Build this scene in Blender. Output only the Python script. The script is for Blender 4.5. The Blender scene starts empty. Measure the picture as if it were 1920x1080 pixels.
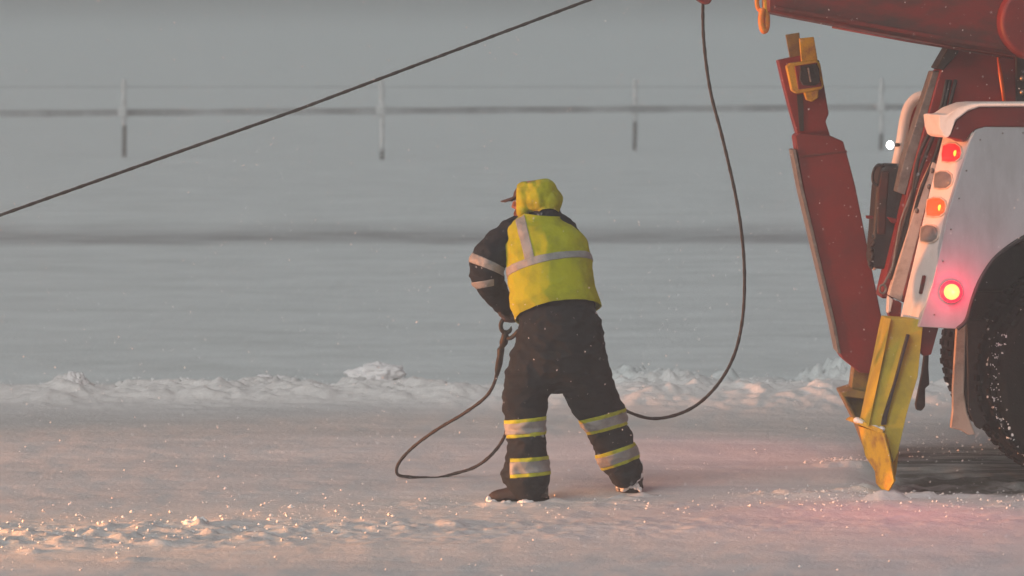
import bpy, bmesh, math, random
from mathutils import Vector, noise, Matrix
R = math.radians
random.seed(7)
SC = bpy.context.scene
COL = SC.collection

# ------------------------------------------------------------------ camera
F = 6800.0            # focal length in photo pixels (1920 wide)
CAMZ = 2.5
PITCH = math.atan(450 / F)
cam = bpy.data.cameras.new('camera')
cam.sensor_width = 36
cam.lens = F / 1920 * 36
cam.clip_end = 6000
cam.clip_start = 0.5
co = bpy.data.objects.new('camera', cam); COL.objects.link(co)
co.location = (0, 0, CAMZ)
co.rotation_euler = (R(90) - PITCH, 0, 0)
SC.camera = co
cam.dof.use_dof = True
cam.dof.focus_distance = 20.4
cam.dof.aperture_fstop = 3.8

# ------------------------------------------------------------------ world, sun, exposure
SUN_EL, SUN_AZ = R(38), R(215)
w = bpy.data.worlds.new('World'); SC.world = w; w.use_nodes = True
nt = w.node_tree; nt.nodes.clear()
sky = nt.nodes.new('ShaderNodeTexSky'); sky.sky_type = 'NISHITA'; sky.sun_disc = False
sky.sun_elevation = SUN_EL; sky.sun_rotation = SUN_AZ
sky.dust_density = 6; sky.air_density = 1.0; sky.ozone_density = 1
hs = nt.nodes.new('ShaderNodeHueSaturation'); hs.inputs['Saturation'].default_value = 0.34
bg = nt.nodes.new('ShaderNodeBackground'); bg.inputs['Strength'].default_value = 0.0485
wo = nt.nodes.new('ShaderNodeOutputWorld')
# overcast: the cloud layer is darker towards the horizon
tcw = nt.nodes.new('ShaderNodeTexCoord'); sx = nt.nodes.new('ShaderNodeSeparateXYZ'); mrw = nt.nodes.new('ShaderNodeMapRange')
for i_, v_ in enumerate((0, .5, .76, 1.15)): mrw.inputs[i_ + 1].default_value = v_
mw = nt.nodes.new('ShaderNodeMix'); mw.data_type = 'RGBA'; mw.blend_type = 'MULTIPLY'; mw.inputs[0].default_value = 1
nt.links.new(tcw.outputs['Generated'], sx.inputs[0]); nt.links.new(sx.outputs['Z'], mrw.inputs[0])
nt.links.new(sky.outputs[0], hs.inputs['Color']); nt.links.new(hs.outputs[0], mw.inputs[6]); nt.links.new(mrw.outputs[0], mw.inputs[7]); nt.links.new(mw.outputs[2], bg.inputs[0]); nt.links.new(bg.outputs[0], wo.inputs[0])

sun = bpy.data.lights.new('sun', 'SUN'); sun.energy = 0.5; sun.angle = R(40); sun.color = (.91, 1, .985)
so = bpy.data.objects.new('sun', sun); COL.objects.link(so)
so.rotation_euler = (R(90) - SUN_EL, 0, R(180) - SUN_AZ)

SC.view_settings.view_transform = 'Standard'; SC.view_settings.look = 'None'
SC.view_settings.gamma = 1; SC.view_settings.exposure = 0.0
SC.cycles.volume_bounces = 3
SC.cycles.max_bounces = 8
SC.cycles.use_denoising = True

def ray(px, py):
    f = Vector((0, math.cos(PITCH), -math.sin(PITCH))); u = Vector((0, math.sin(PITCH), math.cos(PITCH)))
    return f + Vector((1, 0, 0)) * ((px - 960) / F) + u * ((540 - py) / F)
def W(px, py, D):
    d = ray(px, py); return Vector((0, 0, CAMZ)) + d * (D / d.y)
def G(px, py, z=0.0):
    d = ray(px, py); return Vector((0, 0, CAMZ)) + d * ((z - CAMZ) / d.z)

# amber working light of a recovery vehicle standing off left, plus an added fill
def spot(name, loc, target, energy, color, size, radius=0.15, blend=0.6):
    l = bpy.data.lights.new(name, 'SPOT'); l.energy = energy; l.color = color; l.spot_size = R(size); l.spot_blend = blend
    l.shadow_soft_size = radius
    o = bpy.data.objects.new(name, l); COL.objects.link(o); o.location = loc
    o.rotation_euler = (Vector(target) - Vector(loc)).to_track_quat('-Z', 'Y').to_euler(); return o
def point(name, loc, energy, color, radius=0.03):
    l = bpy.data.lights.new(name, 'POINT'); l.energy = energy; l.color = color; l.shadow_soft_size = radius
    o = bpy.data.objects.new(name, l); COL.objects.link(o); o.location = loc; return o
spot('amber_work_and_fill', (-15.0, 18.9, 0.42), (1.2, 19.9, 0.9), 17500, (1, .30, .08), 41, .22, .3)

spot('amber_work_and_fill', (-9.5, 16.6, .75), (-2.9, 18.15, 0.0), 5200, (1, .40, .12), 21, .12, 1)  # added fill spot, warms the snow at lower left

# ------------------------------------------------------------------ materials
def mat(name, color, rough=0.6, noise_amt=0.0, scale=8, color2=None, bump=0.0, bscale=60, metallic=0.0, detail=6,
        emit=None, estr=0, fac_lo=.4, fac_hi=.6, spec=0.5, stretch=(1, 1, 1)):
    m = bpy.data.materials.new(name); m.use_nodes = True
    n = m.node_tree.nodes; L = m.node_tree.links
    b = n['Principled BSDF']
    b.inputs['Base Color'].default_value = (*color, 1); b.inputs['Roughness'].default_value = rough
    b.inputs['Metallic'].default_value = metallic; b.inputs['Specular IOR Level'].default_value = spec
    tc = n.new('ShaderNodeTexCoord'); mp = n.new('ShaderNodeMapping'); mp.inputs['Scale'].default_value = stretch
    L.new(tc.outputs['Object'], mp.inputs[0])
    if color2 is not None:
        t = n.new('ShaderNodeTexNoise'); t.inputs['Scale'].default_value = scale; t.inputs['Detail'].default_value = detail
        t.inputs['Roughness'].default_value = .65
        r = n.new('ShaderNodeValToRGB'); r.color_ramp.elements[0].position = fac_lo; r.color_ramp.elements[1].position = fac_hi
        r.color_ramp.elements[0].color = (*color, 1); r.color_ramp.elements[1].color = (*color2, 1)
        L.new(mp.outputs[0], t.inputs['Vector']); L.new(t.outputs['Fac'], r.inputs[0]); L.new(r.outputs[0], b.inputs['Base Color'])
    if bump:
        t2 = n.new('ShaderNodeTexNoise'); t2.inputs['Scale'].default_value = bscale; t2.inputs['Detail'].default_value = 5
        bp = n.new('ShaderNodeBump'); bp.inputs['Strength'].default_value = bump; bp.inputs['Distance'].default_value = 0.01
        L.new(mp.outputs[0], t2.inputs['Vector']); L.new(t2.outputs['Fac'], bp.inputs['Height']); L.new(bp.outputs[0], b.inputs['Normal'])
    if emit:
        b.inputs['Emission Color'].default_value = (*emit, 1); b.inputs['Emission Strength'].default_value = estr
    return m

M = {}
M['red'] = mat('red_paint', (.22, .011, .006), .5, color2=(.10, .010, .008), scale=3.5, fac_lo=.35, fac_hi=.75, bump=.12, bscale=40)
M['red_far'] = mat('red_paint_dusty', (.22, .012, .008), .6, color2=(.13, .012, .010), scale=5, fac_lo=.35, fac_hi=.7, bump=.15, bscale=50)
M['redgrime'] = mat('grimy_red_paint', (.17, .010, .006), .6, color2=(.06, .020, .014), scale=3, fac_lo=.4, fac_hi=.62, bump=.15, bscale=40, stretch=(1, 1, 2.5))
M['yellow'] = mat('yellow_paint', (.44, .355, .012), .55, color2=(.28, .21, .012), scale=9, fac_lo=.4, fac_hi=.75, bump=.15, bscale=60)
M['yellowrust'] = mat('worn_yellow_paint', (.60, .38, .015), .6, color2=(.28, .13, .03), scale=14, fac_lo=.45, fac_hi=.68, bump=.25, bscale=80)
M['brownyellow'] = mat('dirty_yellow_paint', (.26, .18, .04), .65, color2=(.13, .08, .04), scale=14, fac_lo=.4, fac_hi=.68, bump=.25, bscale=80)
M['white'] = mat('white_paint', (.72, .66, .62), .45, color2=(.60, .52, .47), scale=7, fac_lo=.45, fac_hi=.8, bump=.05)
M['sidewhite'] = mat('grey_white_panel_paint', (.45, .46, .48), .5, color2=(.33, .33, .34), scale=3.5, fac_lo=.42, fac_hi=.75, bump=.06, detail=9, stretch=(2, 2, .6))
M['cream'] = mat('cream_paint', (.62, .50, .42), .5, color2=(.40, .28, .22), scale=12, fac_lo=.5, fac_hi=.75, bump=.08)
M['greytrim'] = mat('grey_metal', (.22, .20, .18), .55, color2=(.14, .12, .11), scale=20, bump=.1, metallic=.2)
M['black'] = mat('black_plastic', (.018, .016, .016), .6, color2=(.05, .045, .045), scale=15, fac_lo=.5, fac_hi=.8, bump=.3)
M['rustbrown'] = mat('rusty_brown_plate', (.07, .02, .015), .8, color2=(.03, .018, .015), scale=12, fac_lo=.4, fac_hi=.6)
M['rubber'] = mat('tyre_rubber', (.006, .005, .005), .9, spec=.1, color2=(.014, .011, .010), scale=12, fac_lo=.4, fac_hi=.7, bump=.4, bscale=90)
M['steel'] = mat('grey_steel', (.35, .34, .33), .4, metallic=.8, color2=(.2, .19, .18), scale=20)
M['cable'] = mat('steel_wire_rope', (.045, .037, .034), .7, color2=(.025, .024, .022), scale=30, fac_lo=.45, fac_hi=.6, metallic=.3)
M['hookiron'] = mat('dark_iron', (.022, .022, .018), .55, color2=(.045, .04, .03), scale=40, metallic=.4, bump=.3)
M['orange'] = mat('orange_paint', (.75, .22, .04), .5, color2=(.55, .25, .04), scale=25, bump=.1)
M['cloth'] = mat('dark_work_cloth', (.011, .015, .019), .9, color2=(.018, .022, .028), scale=9, fac_lo=.4, fac_hi=.7, bump=.5, bscale=35, spec=.2)
M['jacket'] = mat('dark_jacket_cloth', (.009, .014, .020), .9, color2=(.015, .021, .029), scale=12, fac_lo=.4, fac_hi=.7, bump=.5, bscale=40, spec=.2)
M['hivis'] = mat('high_visibility_cloth', (.39, .41, .012), .85, color2=(.24, .26, .012), scale=9, fac_lo=.45, fac_hi=.75, bump=.5, bscale=22, spec=.2)
M['hivis_hood'] = mat('worn_high_visibility_cloth', (.42, .42, .012), .85, color2=(.23, .24, .012), scale=16, fac_lo=.42, fac_hi=.75, bump=.5, bscale=30, spec=.2)
M['edging'] = mat('fluorescent_yellow_trim', (.45, .50, .03), .8, color2=(.33, .37, .03), scale=30, spec=.2)
M['silver'] = mat('silver_reflective_tape', (.29, .30, .30), .55, color2=(.21, .22, .22), scale=14, bump=.3, bscale=40)
M['skin'] = mat('skin', (.38, .17, .11), .6, color2=(.30, .12, .08), scale=30)
M['cap'] = mat('dark_cap_cloth', (.06, .035, .03), .9)
M['glove'] = mat('glove_leather', (.05, .033, .03), .75, color2=(.03, .022, .022), scale=25, bump=.3)
M['boot'] = mat('boot_leather', (.035, .022, .018), .7, color2=(.6, .6, .6), scale=10, fac_lo=.60, fac_hi=.66, bump=.3)
M['bootsnow'] = mat('snow_caked_boot_leather', (.03, .027, .027), .75, color2=(.55, .55, .56), scale=9, fac_lo=.5, fac_hi=.62, bump=.5)
M['snowlump'] = mat('snow_lump', (.84, .84, .85), .9, bump=.6, bscale=60, spec=.1)
M['postdark'] = mat('weathered_post_wood', (.05, .05, .05), .9, color2=(.25, .26, .26), scale=9, fac_lo=.5, fac_hi=.62)
M['postsnow'] = mat('snow_plaster', (.66, .67, .67), .9, color2=(.5, .51, .51), scale=6)
M['rail'] = mat('fence_rail_wood', (.20, .21, .22), .9, color2=(.42, .44, .45), scale=.7, fac_lo=.42, fac_hi=.62)
M['redlens'] = mat('lit_red_lens', (.5, .01, .01), .25, emit=(1, .02, .02), estr=1.0)
M['orangelens'] = mat('lit_orange_lens', (.6, .06, .01), .25, emit=(1, .075, .015), estr=1.3)
M['bulb'] = mat('amber_bulb', (1, .5, .1), .3, emit=(1, .28, .02), estr=3)
M['greylens'] = mat('unlit_grey_lens', (.22, .19, .18), .3, color2=(.17, .15, .14), scale=20)
M['markerlamp'] = mat('lit_marker_lamp', (1, .2, .1), .3, emit=(1, .50, .12), estr=2.0)
M['markerlens'] = mat('red_marker_lens', (.6, .02, .03), .3, emit=(1, .02, .06), estr=1.6)
M['whitelamp'] = mat('lit_white_lamp', (1, 1, 1), .3, emit=(.95, 1, 1), estr=5)
M['amberstrip'] = mat('amber_reflector', (.6, .10, .01), .3, emit=None)

# ------------------------------------------------------------------ object helpers
def link(o, parent=None):
    COL.objects.link(o)
    if parent:
        o.parent = parent
        o.matrix_parent_inverse = Matrix.Identity(4)
        pm = abs_loc(parent)
        o.location = Vector(o.location) - pm
    return o
def abs_loc(o):
    v = Vector(o.location)
    while o.parent: o = o.parent; v = v + Vector(o.location)
    return v
def mesh_obj(name, verts, faces, m, parent=None, smooth=False, bevel=0, seg=2, sub=0):
    c = Vector((0, 0, 0))
    for v in verts: c += Vector(v)
    c /= max(1, len(verts))
    me = bpy.data.meshes.new(name)
    me.from_pydata([tuple(Vector(v) - c) for v in verts], [], faces)
    me.materials.append(m)
    bm = bmesh.new(); bm.from_mesh(me); bmesh.ops.recalc_face_normals(bm, faces=bm.faces); bm.to_mesh(me); bm.free()
    o = bpy.data.objects.new(name, me); o.location = c
    if smooth:
        for p in me.polygons: p.use_smooth = True
    link(o, parent)
    if bevel:
        b = o.modifiers.new('bevel', 'BEVEL'); b.width = bevel; b.segments = seg; b.limit_method = 'ANGLE'; b.angle_limit = R(25)
        for p in me.polygons: p.use_smooth = True
        b.harden_normals = True
    if sub:
        s = o.modifiers.new('sub', 'SUBSURF'); s.levels = sub; s.render_levels = sub
    return o
def tag(o, label=None, cat=None, group=None, kind=None):
    if label: o['label'] = label
    if cat: o['category'] = cat
    if group: o['group'] = group
    if kind: o['kind'] = kind
    return o
def empty(name, loc, label, cat, group=None):
    o = bpy.data.objects.new(name, None); o.location = loc; o.empty_display_size = .2; COL.objects.link(o)
    return tag(o, label, cat, group)

class MB:
    """collects geometry for one mesh"""
    def __init__(s): s.v = []; s.f = []
    def add(s, v, f):
        k = len(s.v); s.v += [Vector(x) for x in v]; s.f += [[i + k for i in g] for g in f]; return s
    def prism(s, pts, D=None, thick=.1, ext=None):
        P = [W(*p) if len(p) == 3 else W(p[0], p[1], D) for p in pts]
        e = Vector(ext) if ext else Vector((0, thick, 0))
        n = len(P)
        f = [list(range(n)), [n + i for i in reversed(range(n))]] + [[i, (i + 1) % n, n + (i + 1) % n, n + i] for i in range(n)]
        return s.add(P + [p + e for p in P], f)
    def loft(s, rings, cap=True):
        """rings: list of lists of points of equal length"""
        n = len(rings[0]); k = len(rings); f = []
        for i in range(k - 1):
            for j in range(n):
                f.append([i * n + j, i * n + (j + 1) % n, (i + 1) * n + (j + 1) % n, (i + 1) * n + j])
        if cap:
            f.append(list(range(n))[::-1]); f.append([(k - 1) * n + j for j in range(n)])
        return s.add([p for r in rings for p in r], f)
    def tube(s, pts, r, n=10, close=False):
        P = [Vector(p) for p in pts]; rings = []
        k = len(P); up = Vector((0, 1, .01)).normalized()
        for i in range(k):
            if close: t = P[(i + 1) % k] - P[(i - 1) % k]
            else: t = P[min(i + 1, k - 1)] - P[max(i - 1, 0)]
            t.normalize()
            a = up - t * up.dot(t)
            if a.length < 1e-3: a = Vector((1, 0, 0)) - t * t.x
            a.normalize(); b = t.cross(a); up = a
            rr = r[i] if isinstance(r, (list, tuple)) else r
            rings.append([P[i] + (a * math.cos(q) + b * math.sin(q)) * rr for q in [2 * math.pi * j / n for j in range(n)]])
        if close: rings.append(rings[0]); return s.loft(rings, cap=False)
        return s.loft(rings)
    def ell(s, c, rx, ry, rz, rot=None, n=16, m=10):
        c = Vector(c); rings = []
        for i in range(1, m):
            a = math.pi * i / m; z = -math.cos(a); r = math.sin(a)
            ring = []
            for j in range(n):
                q = 2 * math.pi * j / n
                p = Vector((rx * r * math.cos(q), ry * r * math.sin(q), rz * z))
                if rot: p = rot @ p
                ring.append(c + p)
            rings.append(ring)
        return s.loft(rings)
    def cyl(s, a, b, r, n=32):
        return s.tube([a, b], r, n)
    def box(s, c, sx, sy, sz, rot=None):
        c = Vector(c); v = []
        for i in (-1, 1):
            for j in (-1, 1):
                for k in (-1, 1):
                    p = Vector((i * sx / 2, j * sy / 2, k * sz / 2))
                    if rot: p = rot @ p
                    v.append(c + p)
        return s.add(v, [[0, 1, 3, 2], [4, 6, 7, 5], [0, 4, 5, 1], [2, 3, 7, 6], [0, 2, 6, 4], [1, 5, 7, 3]])
    def build(s, name, m, parent=None, **kw): return mesh_obj(name, s.v, s.f, m, parent, **kw)

def spline(pts, step=6):
    """Catmull-Rom through points (any dimension)"""
    P = [Vector(p) for p in pts]; P = [P[0] * 2 - P[1]] + P + [P[-1] * 2 - P[-2]]; out = []
    for i in range(1, len(P) - 2):
        a, b, c, d = P[i - 1], P[i], P[i + 1], P[i + 2]
        for k in range(step):
            t = k / step
            out.append(.5 * ((2 * b) + (c - a) * t + (2 * a - 5 * b + 4 * c - d) * t * t + (3 * b - a - 3 * c + d) * t ** 3))
    out.append(P[-2]); return out

# ------------------------------------------------------------------ ground
def fbm(x, y, z=0, o=4):
    return noise.fractal(Vector((x, y, z)), 1.0, 2.0, o)
def smooth(a, b, x):
    t = max(0, min(1, (x - a) / (b - a))); return t * t * (3 - 2 * t)
LUMPS = []   # (x, y, rx, ry, h)
for px, py, rx, ry, h in ((140, 742, .10, .10, .055), (225, 727, .03, .04, .05), (348, 725, .05, .05, .06), (300, 745, .18, .15, .03),
                          (480, 730, .15, .15, .07), (540, 722, .08, .1, .06), (430, 738, .1, .1, .03), (660, 730, .08, .1, .06), (715, 722, .13, .15, .11),
                          (790, 745, .2, .2, .03), (50, 755, .2, .2, .03), (1150, 715, .1, .1, .06), (1195, 712, .08, .1, .05), (1220, 718, .2, .15, .08),
                          (1290, 722, .15, .15, .06), (1360, 712, .06, .06, .08), (1430, 722, .2, .2, .05), (1520, 715, .06, .08, .07),
                          (1570, 712, .15, .2, .11), (1610, 712, .15, .2, .09)):
    g = G(px, py); LUMPS.append((g.x, g.y, rx * 1.25, ry * 1.6, h))
for px, py, rx, ry, h in ((370, 985, .05, .05, .035), (25, 1000, .07, .06, .028), (80, 1005, .06, .05, .018), (180, 1000, .06, .05, .022), (140, 1030, .08, .05, .014),
                          (240, 1050, .08, .06, .012), (60, 1035, .07, .05, .014), (300, 1020, .07, .05, .02), (200, 985, .03, .05, .02),
                          (1590, 872, .17, .08, .035), (1540, 930, .3, .1, .02), (1600, 922, .1, .06, .035), (1480, 925, .15, .06, .02), (1660, 935, .1, .05, .02),
                          (1720, 930, .1, .05, .025), (1800, 930, .15, .05, .02), (930, 948, .06, .03, .022), (985, 949, .09, .03, .018), (1040, 940, .05, .05, .02), (1160, 934, .05, .03, .018), (1205, 930, .06, .05, .022), (1180, 936, .06, .03, .015), (1655, 936, .10, .04, .03), (1625, 915, .05, .06, .03), (1700, 905, .05, .06, .025)):
    g = G(px, py); LUMPS.append((g.x, g.y, rx, ry, h))
def height(x, y):
    h = 0
    # large soft field beyond the berm
    far = smooth(26.3, 30, y)
    h += far * (.10 * fbm(x * .05, y * .05, 3, 3))
    if 14 < y < 60:
        h += (.012 if y > 26 else .005) * fbm(x * .8, y * 1.3, 1, 4) + .003 * fbm(x * 5, y * 5, 2, 3)
    # long shallow ridge of thrown up snow
    c = 25.7 + .25 * fbm(x * .35, 0, 9, 2)
    rid = math.exp(-((y - c) / .55) ** 2)
    side = .4 + .6 * smooth(.3, 1.0, x)
    h += rid * (.055 + .055 * side + .085 * max(0, fbm(x * 3.0, y * 2.6, 5, 6) + .05) + .022 * fbm(x * 11, y * 11, 5, 5))
    # wheel tracks, parallel to the road
    if y < 25.5:
        h += -.012 * math.exp(-((y - 22.0 - .02 * x) / .28) ** 2) + .002 * fbm(x * .7, y * 9, 12, 3)
        # crumbly near strip
        cr = math.exp(-((y - (18.5 + .11 * (x + 2.8))) / .42) ** 2) * (1 - .75 * smooth(-1.7, 1.2, x))
        cr += .35 * math.exp(-((y - 19.75) / .16) ** 2) * smooth(-1.5, -.3, x)
        cr = min(cr, 1)
        h += cr * (.038 * max(0, fbm(x * 5, y * 5.5, 21, 6)) + .020 * fbm(x * 15, y * 15, 22, 5))
        # churned rut under the truck
        ru = smooth(1.95, 2.3, x) * math.exp(-((y - 20.85) / .5) ** 2)
        h += ru * (-.05 + .03 * fbm(x * 8, y * 8, 30, 4))
    for lx, ly, rx, ry, hh in LUMPS:
        dx = (x - lx) / rx; dy = (y - ly) / ry
        if abs(dx) < 2.2 and abs(dy) < 2.2:
            d = math.sqrt(dx * dx + dy * dy) + .55 * fbm(x * 14, y * 14, 40, 3)
            h += hh * math.exp(-max(0, d) ** 2.4) * (1 + .3 * fbm(x * 30, y * 30, 41, 3))
    # low bank at the edge of the far road
    h += .10 * smooth(49.5, 52.5, y + 1.2 * fbm(x * .06, 0, 50, 3)) * (y < 500)
    return h

def build_ground():
    xs = [-3.4 + i * .024 for i in range(int(6.8 / .024) + 1)]
    s = .03; x = xs[-1]
    while x < 900: s *= 1.14; x += s; xs.append(x)
    xs = sorted([-v for v in xs if v > 3.4 + 1e-6] + xs)
    ys = []; y = 16.6
    while y < 27.2: ys.append(y); y += .026
    s = .03
    while y < 1900: s *= 1.035; s = min(s, 9 if y < 400 else 80); ys.append(y); y += s
    y = 16.6; s = .05; pre = []
    while y > -60: s *= 1.2; y -= s; pre.append(y)
    ys = pre[::-1] + ys
    nx, ny = len(xs), len(ys)
    verts = [(x, y, height(x, y) if abs(x) < 60 else (.10 if y > 52 else 0)) for y in ys for x in xs]
    faces = [(j * nx + i, j * nx + i + 1, (j + 1) * nx + i + 1, (j + 1) * nx + i) for j in range(ny - 1) for i in range(nx - 1)]
    me = bpy.data.meshes.new('ground'); me.from_pydata(verts, [], faces)
    for p in me.polygons: p.use_smooth = True
    o = bpy.data.objects.new('ground', me); COL.objects.link(o); o['kind'] = 'structure'
    m = bpy.data.materials.new('snow'); m.use_nodes = True; n = m.node_tree.nodes; L = m.node_tree.links
    b = n['Principled BSDF']; b.inputs['Roughness'].default_value = .8; b.inputs['Specular IOR Level'].default_value = .25
    tc = n.new('ShaderNodeTexCoord'); sep = n.new('ShaderNodeSeparateXYZ'); L.new(tc.outputs['Object'], sep.inputs[0])
    def nz(scale, stretch, det=5, rough=.6):
        mp = n.new('ShaderNodeMapping'); mp.inputs['Scale'].default_value = stretch; L.new(tc.outputs['Object'], mp.inputs[0])
        t = n.new('ShaderNodeTexNoise'); t.inputs['Scale'].default_value = scale; t.inputs['Detail'].default_value = det; t.inputs['Roughness'].default_value = rough
        L.new(mp.outputs[0], t.inputs['Vector']); return t.outputs['Fac']
    def ramp(src, pts):
        r = n.new('ShaderNodeValToRGB'); e = r.color_ramp.elements
        while len(e) < len(pts): e.new(.5)
        for k, (p, c) in enumerate(pts): e[k].position = p; e[k].color = (*c, 1)
        L.new(src, r.inputs[0]); return r.outputs[0]
    def mr(src, a, bb, c=0, d=1):
        r = n.new('ShaderNodeMapRange'); r.interpolation_type = 'SMOOTHSTEP'
        for i, v in enumerate((a, bb, c, d)): r.inputs[i + 1].default_value = v
        L.new(src, r.inputs[0]); return r.outputs[0]
    def math_(op, a, bb):
        r = n.new('ShaderNodeMath'); r.operation = op
        for i, v in enumerate((a, bb)):
            if isinstance(v, (int, float)): r.inputs[i].default_value = v
            else: L.new(v, r.inputs[i])
        return r.outputs[0]
    def mix(f, a, c):
        r = n.new('ShaderNodeMix'); r.data_type = 'RGBA'
        L.new(f, r.inputs[0])
        for i, v in ((6, a), (7, c)):
            if isinstance(v, tuple): r.inputs[i].default_value = (*v, 1)
            else: L.new(v, r.inputs[i])
        return r.outputs[2]
    road = ramp(nz(1.6, (.35, 1.3, 1), 7), [(.3, (.60, .61, .61)), (.55, (.68, .69, .69)), (.75, (.75, .76, .76))])
    field = ramp(nz(1.1, (.6, 1, 1), 8, .7), [(.32, (.60, .665, .67)), (.5, (.69, .755, .765)), (.72, (.78, .85, .86))])
    isfield = mr(math_('ADD', sep.outputs['Y'], math_('MULTIPLY', nz(1.2, (1, 1, 1)), 1.2)), 26.9, 27.8)
    base = mix(isfield, road, field)
    rdg = math_('MULTIPLY', mr(sep.outputs['Y'], 24.9, 25.5), mr(sep.outputs['Y'], 26.4, 27.2, 1, 0))
    base = mix(math_('MULTIPLY', rdg, .9), base, (.86, .86, .85))
    # darker band parallel to the road, patchy in strength
    yy = math_('ADD', sep.outputs['Y'], math_('MULTIPLY', nz(.12, (1, .2, 1), 3), 6))
    band = math_('MULTIPLY', mr(yy, 48.4, 50.4), mr(yy, 50.8, 54.8, 1, 0))
    base = mix(math_('MULTIPLY', band, math_('MULTIPLY', nz(1.5, (.5, 1, 1)), 1.35)), base, (.24, .255, .27))
    yt = math_('ADD', sep.outputs['Y'], math_('MULTIPLY', nz(.8, (.3, 1, 1), 3), .7))
    tr = math_('MULTIPLY', mr(yt, 23.3, 23.9), mr(yt, 24.3, 25.3, 1, 0))
    base = mix(math_('MULTIPLY', tr, .3), base, (.42, .43, .41))
    tr = math_('MULTIPLY', mr(yt, 20.9, 21.3), mr(yt, 21.5, 22.0, 1, 0))
    base = mix(math_('MULTIPLY', math_('MULTIPLY', tr, mr(sep.outputs['X'], .1, .9)), .12), base, (.38, .38, .36))
    # dirty slush plus the truck's shadow, painted dark in the rut beneath it
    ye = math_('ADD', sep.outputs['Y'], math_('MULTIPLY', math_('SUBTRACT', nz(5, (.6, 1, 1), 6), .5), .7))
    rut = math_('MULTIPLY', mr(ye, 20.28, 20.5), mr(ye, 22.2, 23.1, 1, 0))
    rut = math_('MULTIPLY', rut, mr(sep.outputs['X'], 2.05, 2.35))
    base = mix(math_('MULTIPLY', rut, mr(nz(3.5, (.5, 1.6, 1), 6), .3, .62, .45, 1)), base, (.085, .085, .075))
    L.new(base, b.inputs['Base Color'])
    b1 = n.new('ShaderNodeBump'); b1.inputs['Strength'].default_value = .45; b1.inputs['Distance'].default_value = .02
    L.new(nz(28, (1, 1, 1), 7, .7), b1.inputs['Height'])
    b2 = n.new('ShaderNodeBump'); b2.inputs['Strength'].default_value = .12; b2.inputs['Distance'].default_value = .06
    L.new(nz(5, (.5, 1.4, 1), 5, .6), b2.inputs['Height']); L.new(b1.outputs[0], b2.inputs['Normal'])
    L.new(b2.outputs[0], b.inputs['Normal'])
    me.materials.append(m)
    return o
build_ground()

# loose crumbs of snow
def crumbs():
    mb = MB(); rnd = random.Random(3)
    def crumb(x, y, r):
        z = height(x, y); v = []
        for d in ((1, 0, 0), (-1, 0, 0), (0, 1, 0), (0, -1, 0), (0, 0, 1), (0, 0, -1)):
            k = r * rnd.uniform(.55, 1.3); v.append((x + d[0] * k + rnd.uniform(-.3, .3) * r, y + d[1] * k + rnd.uniform(-.3, .3) * r, z + r * .35 + d[2] * k * .8))
        mb.add(v, [[0, 2, 4], [2, 1, 4], [1, 3, 4], [3, 0, 4], [2, 0, 5], [1, 2, 5], [3, 1, 5], [0, 3, 5]])
    def size(): return .0025 + .010 * rnd.random() ** 5
    for _ in range(620):      # near left strip
        px = 760 * rnd.random() ** 1.15 - 20; py = rnd.gauss(1000 - px * .055, 26); g = G(px, min(py, 1120)); crumb(g.x, g.y, size() * 1.15)
    for _ in range(420):       # line round the boots and on to the right
        px = rnd.uniform(780, 1960); py = rnd.gauss(948, 11); g = G(px, py); crumb(g.x, g.y, size() * .8)
    for _ in range(260):
        px = rnd.gauss(1560, 90); py = rnd.gauss(928, 9); g = G(px, py); crumb(g.x, g.y, size())
    for _ in range(260):
        px = rnd.gauss(1590, 35); py = rnd.gauss(863, 5); g = G(px, py); crumb(g.x, g.y, size())
    for _ in range(500):
        g = G(rnd.uniform(0, 1920), rnd.uniform(760, 1100)); crumb(g.x, g.y, size() * .7)
    for _ in range(1100):      # ridge
        px = rnd.uniform(0, 1760); py = rnd.gauss(728, 12); g = G(px, py); crumb(g.x, g.y, size() * 1.2)
    for _ in range(320):
        px = rnd.uniform(1700, 1960); py = rnd.gauss(925, 12) if rnd.random() < .5 else rnd.gauss(835, 12); g = G(px, py); crumb(g.x, g.y, size() * .9)
    o = mb.build('snow_crumbs', M['snowlump'])
    tag(o, 'loose crumbs of snow scattered over the packed road', 'snow crumbs', kind='stuff')
crumbs()

# larger lumps of snow one can count
def lump(px, py, wpx, hpx, label, seed):
    g = G(px, py); k = g.y / F
    rx, rz = wpx * k / 2, hpx * k
    bm = bmesh.new(); bmesh.ops.create_icosphere(bm, subdivisions=5, radius=1)
    for v in bm.verts:
        d = v.co.normalized()
        q = 1 + .38 * noise.fractal(d * 1.3 + Vector((seed * 7.1, 0, 0)), 1, 2, 3) + .16 * noise.fractal(d * 4.5 + Vector((seed, 3, 0)), 1, 2, 5)
        v.co = Vector((d.x * rx * q, d.y * rx * .8 * q, d.z * rz * q))
    me = bpy.data.meshes.new('snow_lump'); bm.to_mesh(me); bm.free(); me.materials.append(M['snowlump'])
    for p in me.polygons: p.use_smooth = True
    o = bpy.data.objects.new('snow_lump', me); COL.objects.link(o)
    o.location = (g.x, g.y, height(g.x, g.y) - rz * .45); o['group'] = 'lumps of snow thrown up beside the road'
    tag(o, label, 'snow lump')
lump(370, 982, 62, 17, 'brightest lump of snow in the foreground at lower left', 1)
lump(708, 724, 104, 26, 'wide low snow lump on the ridge just left of the worker', 2)
lump(510, 722, 70, 24, 'rugged snow lump on the ridge, second left of the worker', 3)
lump(346, 718, 22, 18, 'small pointed snow lump halfway along the left ridge', 4)
lump(225, 722, 14, 14, 'tiny white snow lump standing alone on the left ridge', 5)
lump(140, 745, 46, 22, 'rounded snow lump, leftmost on the ridge', 6)

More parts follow.
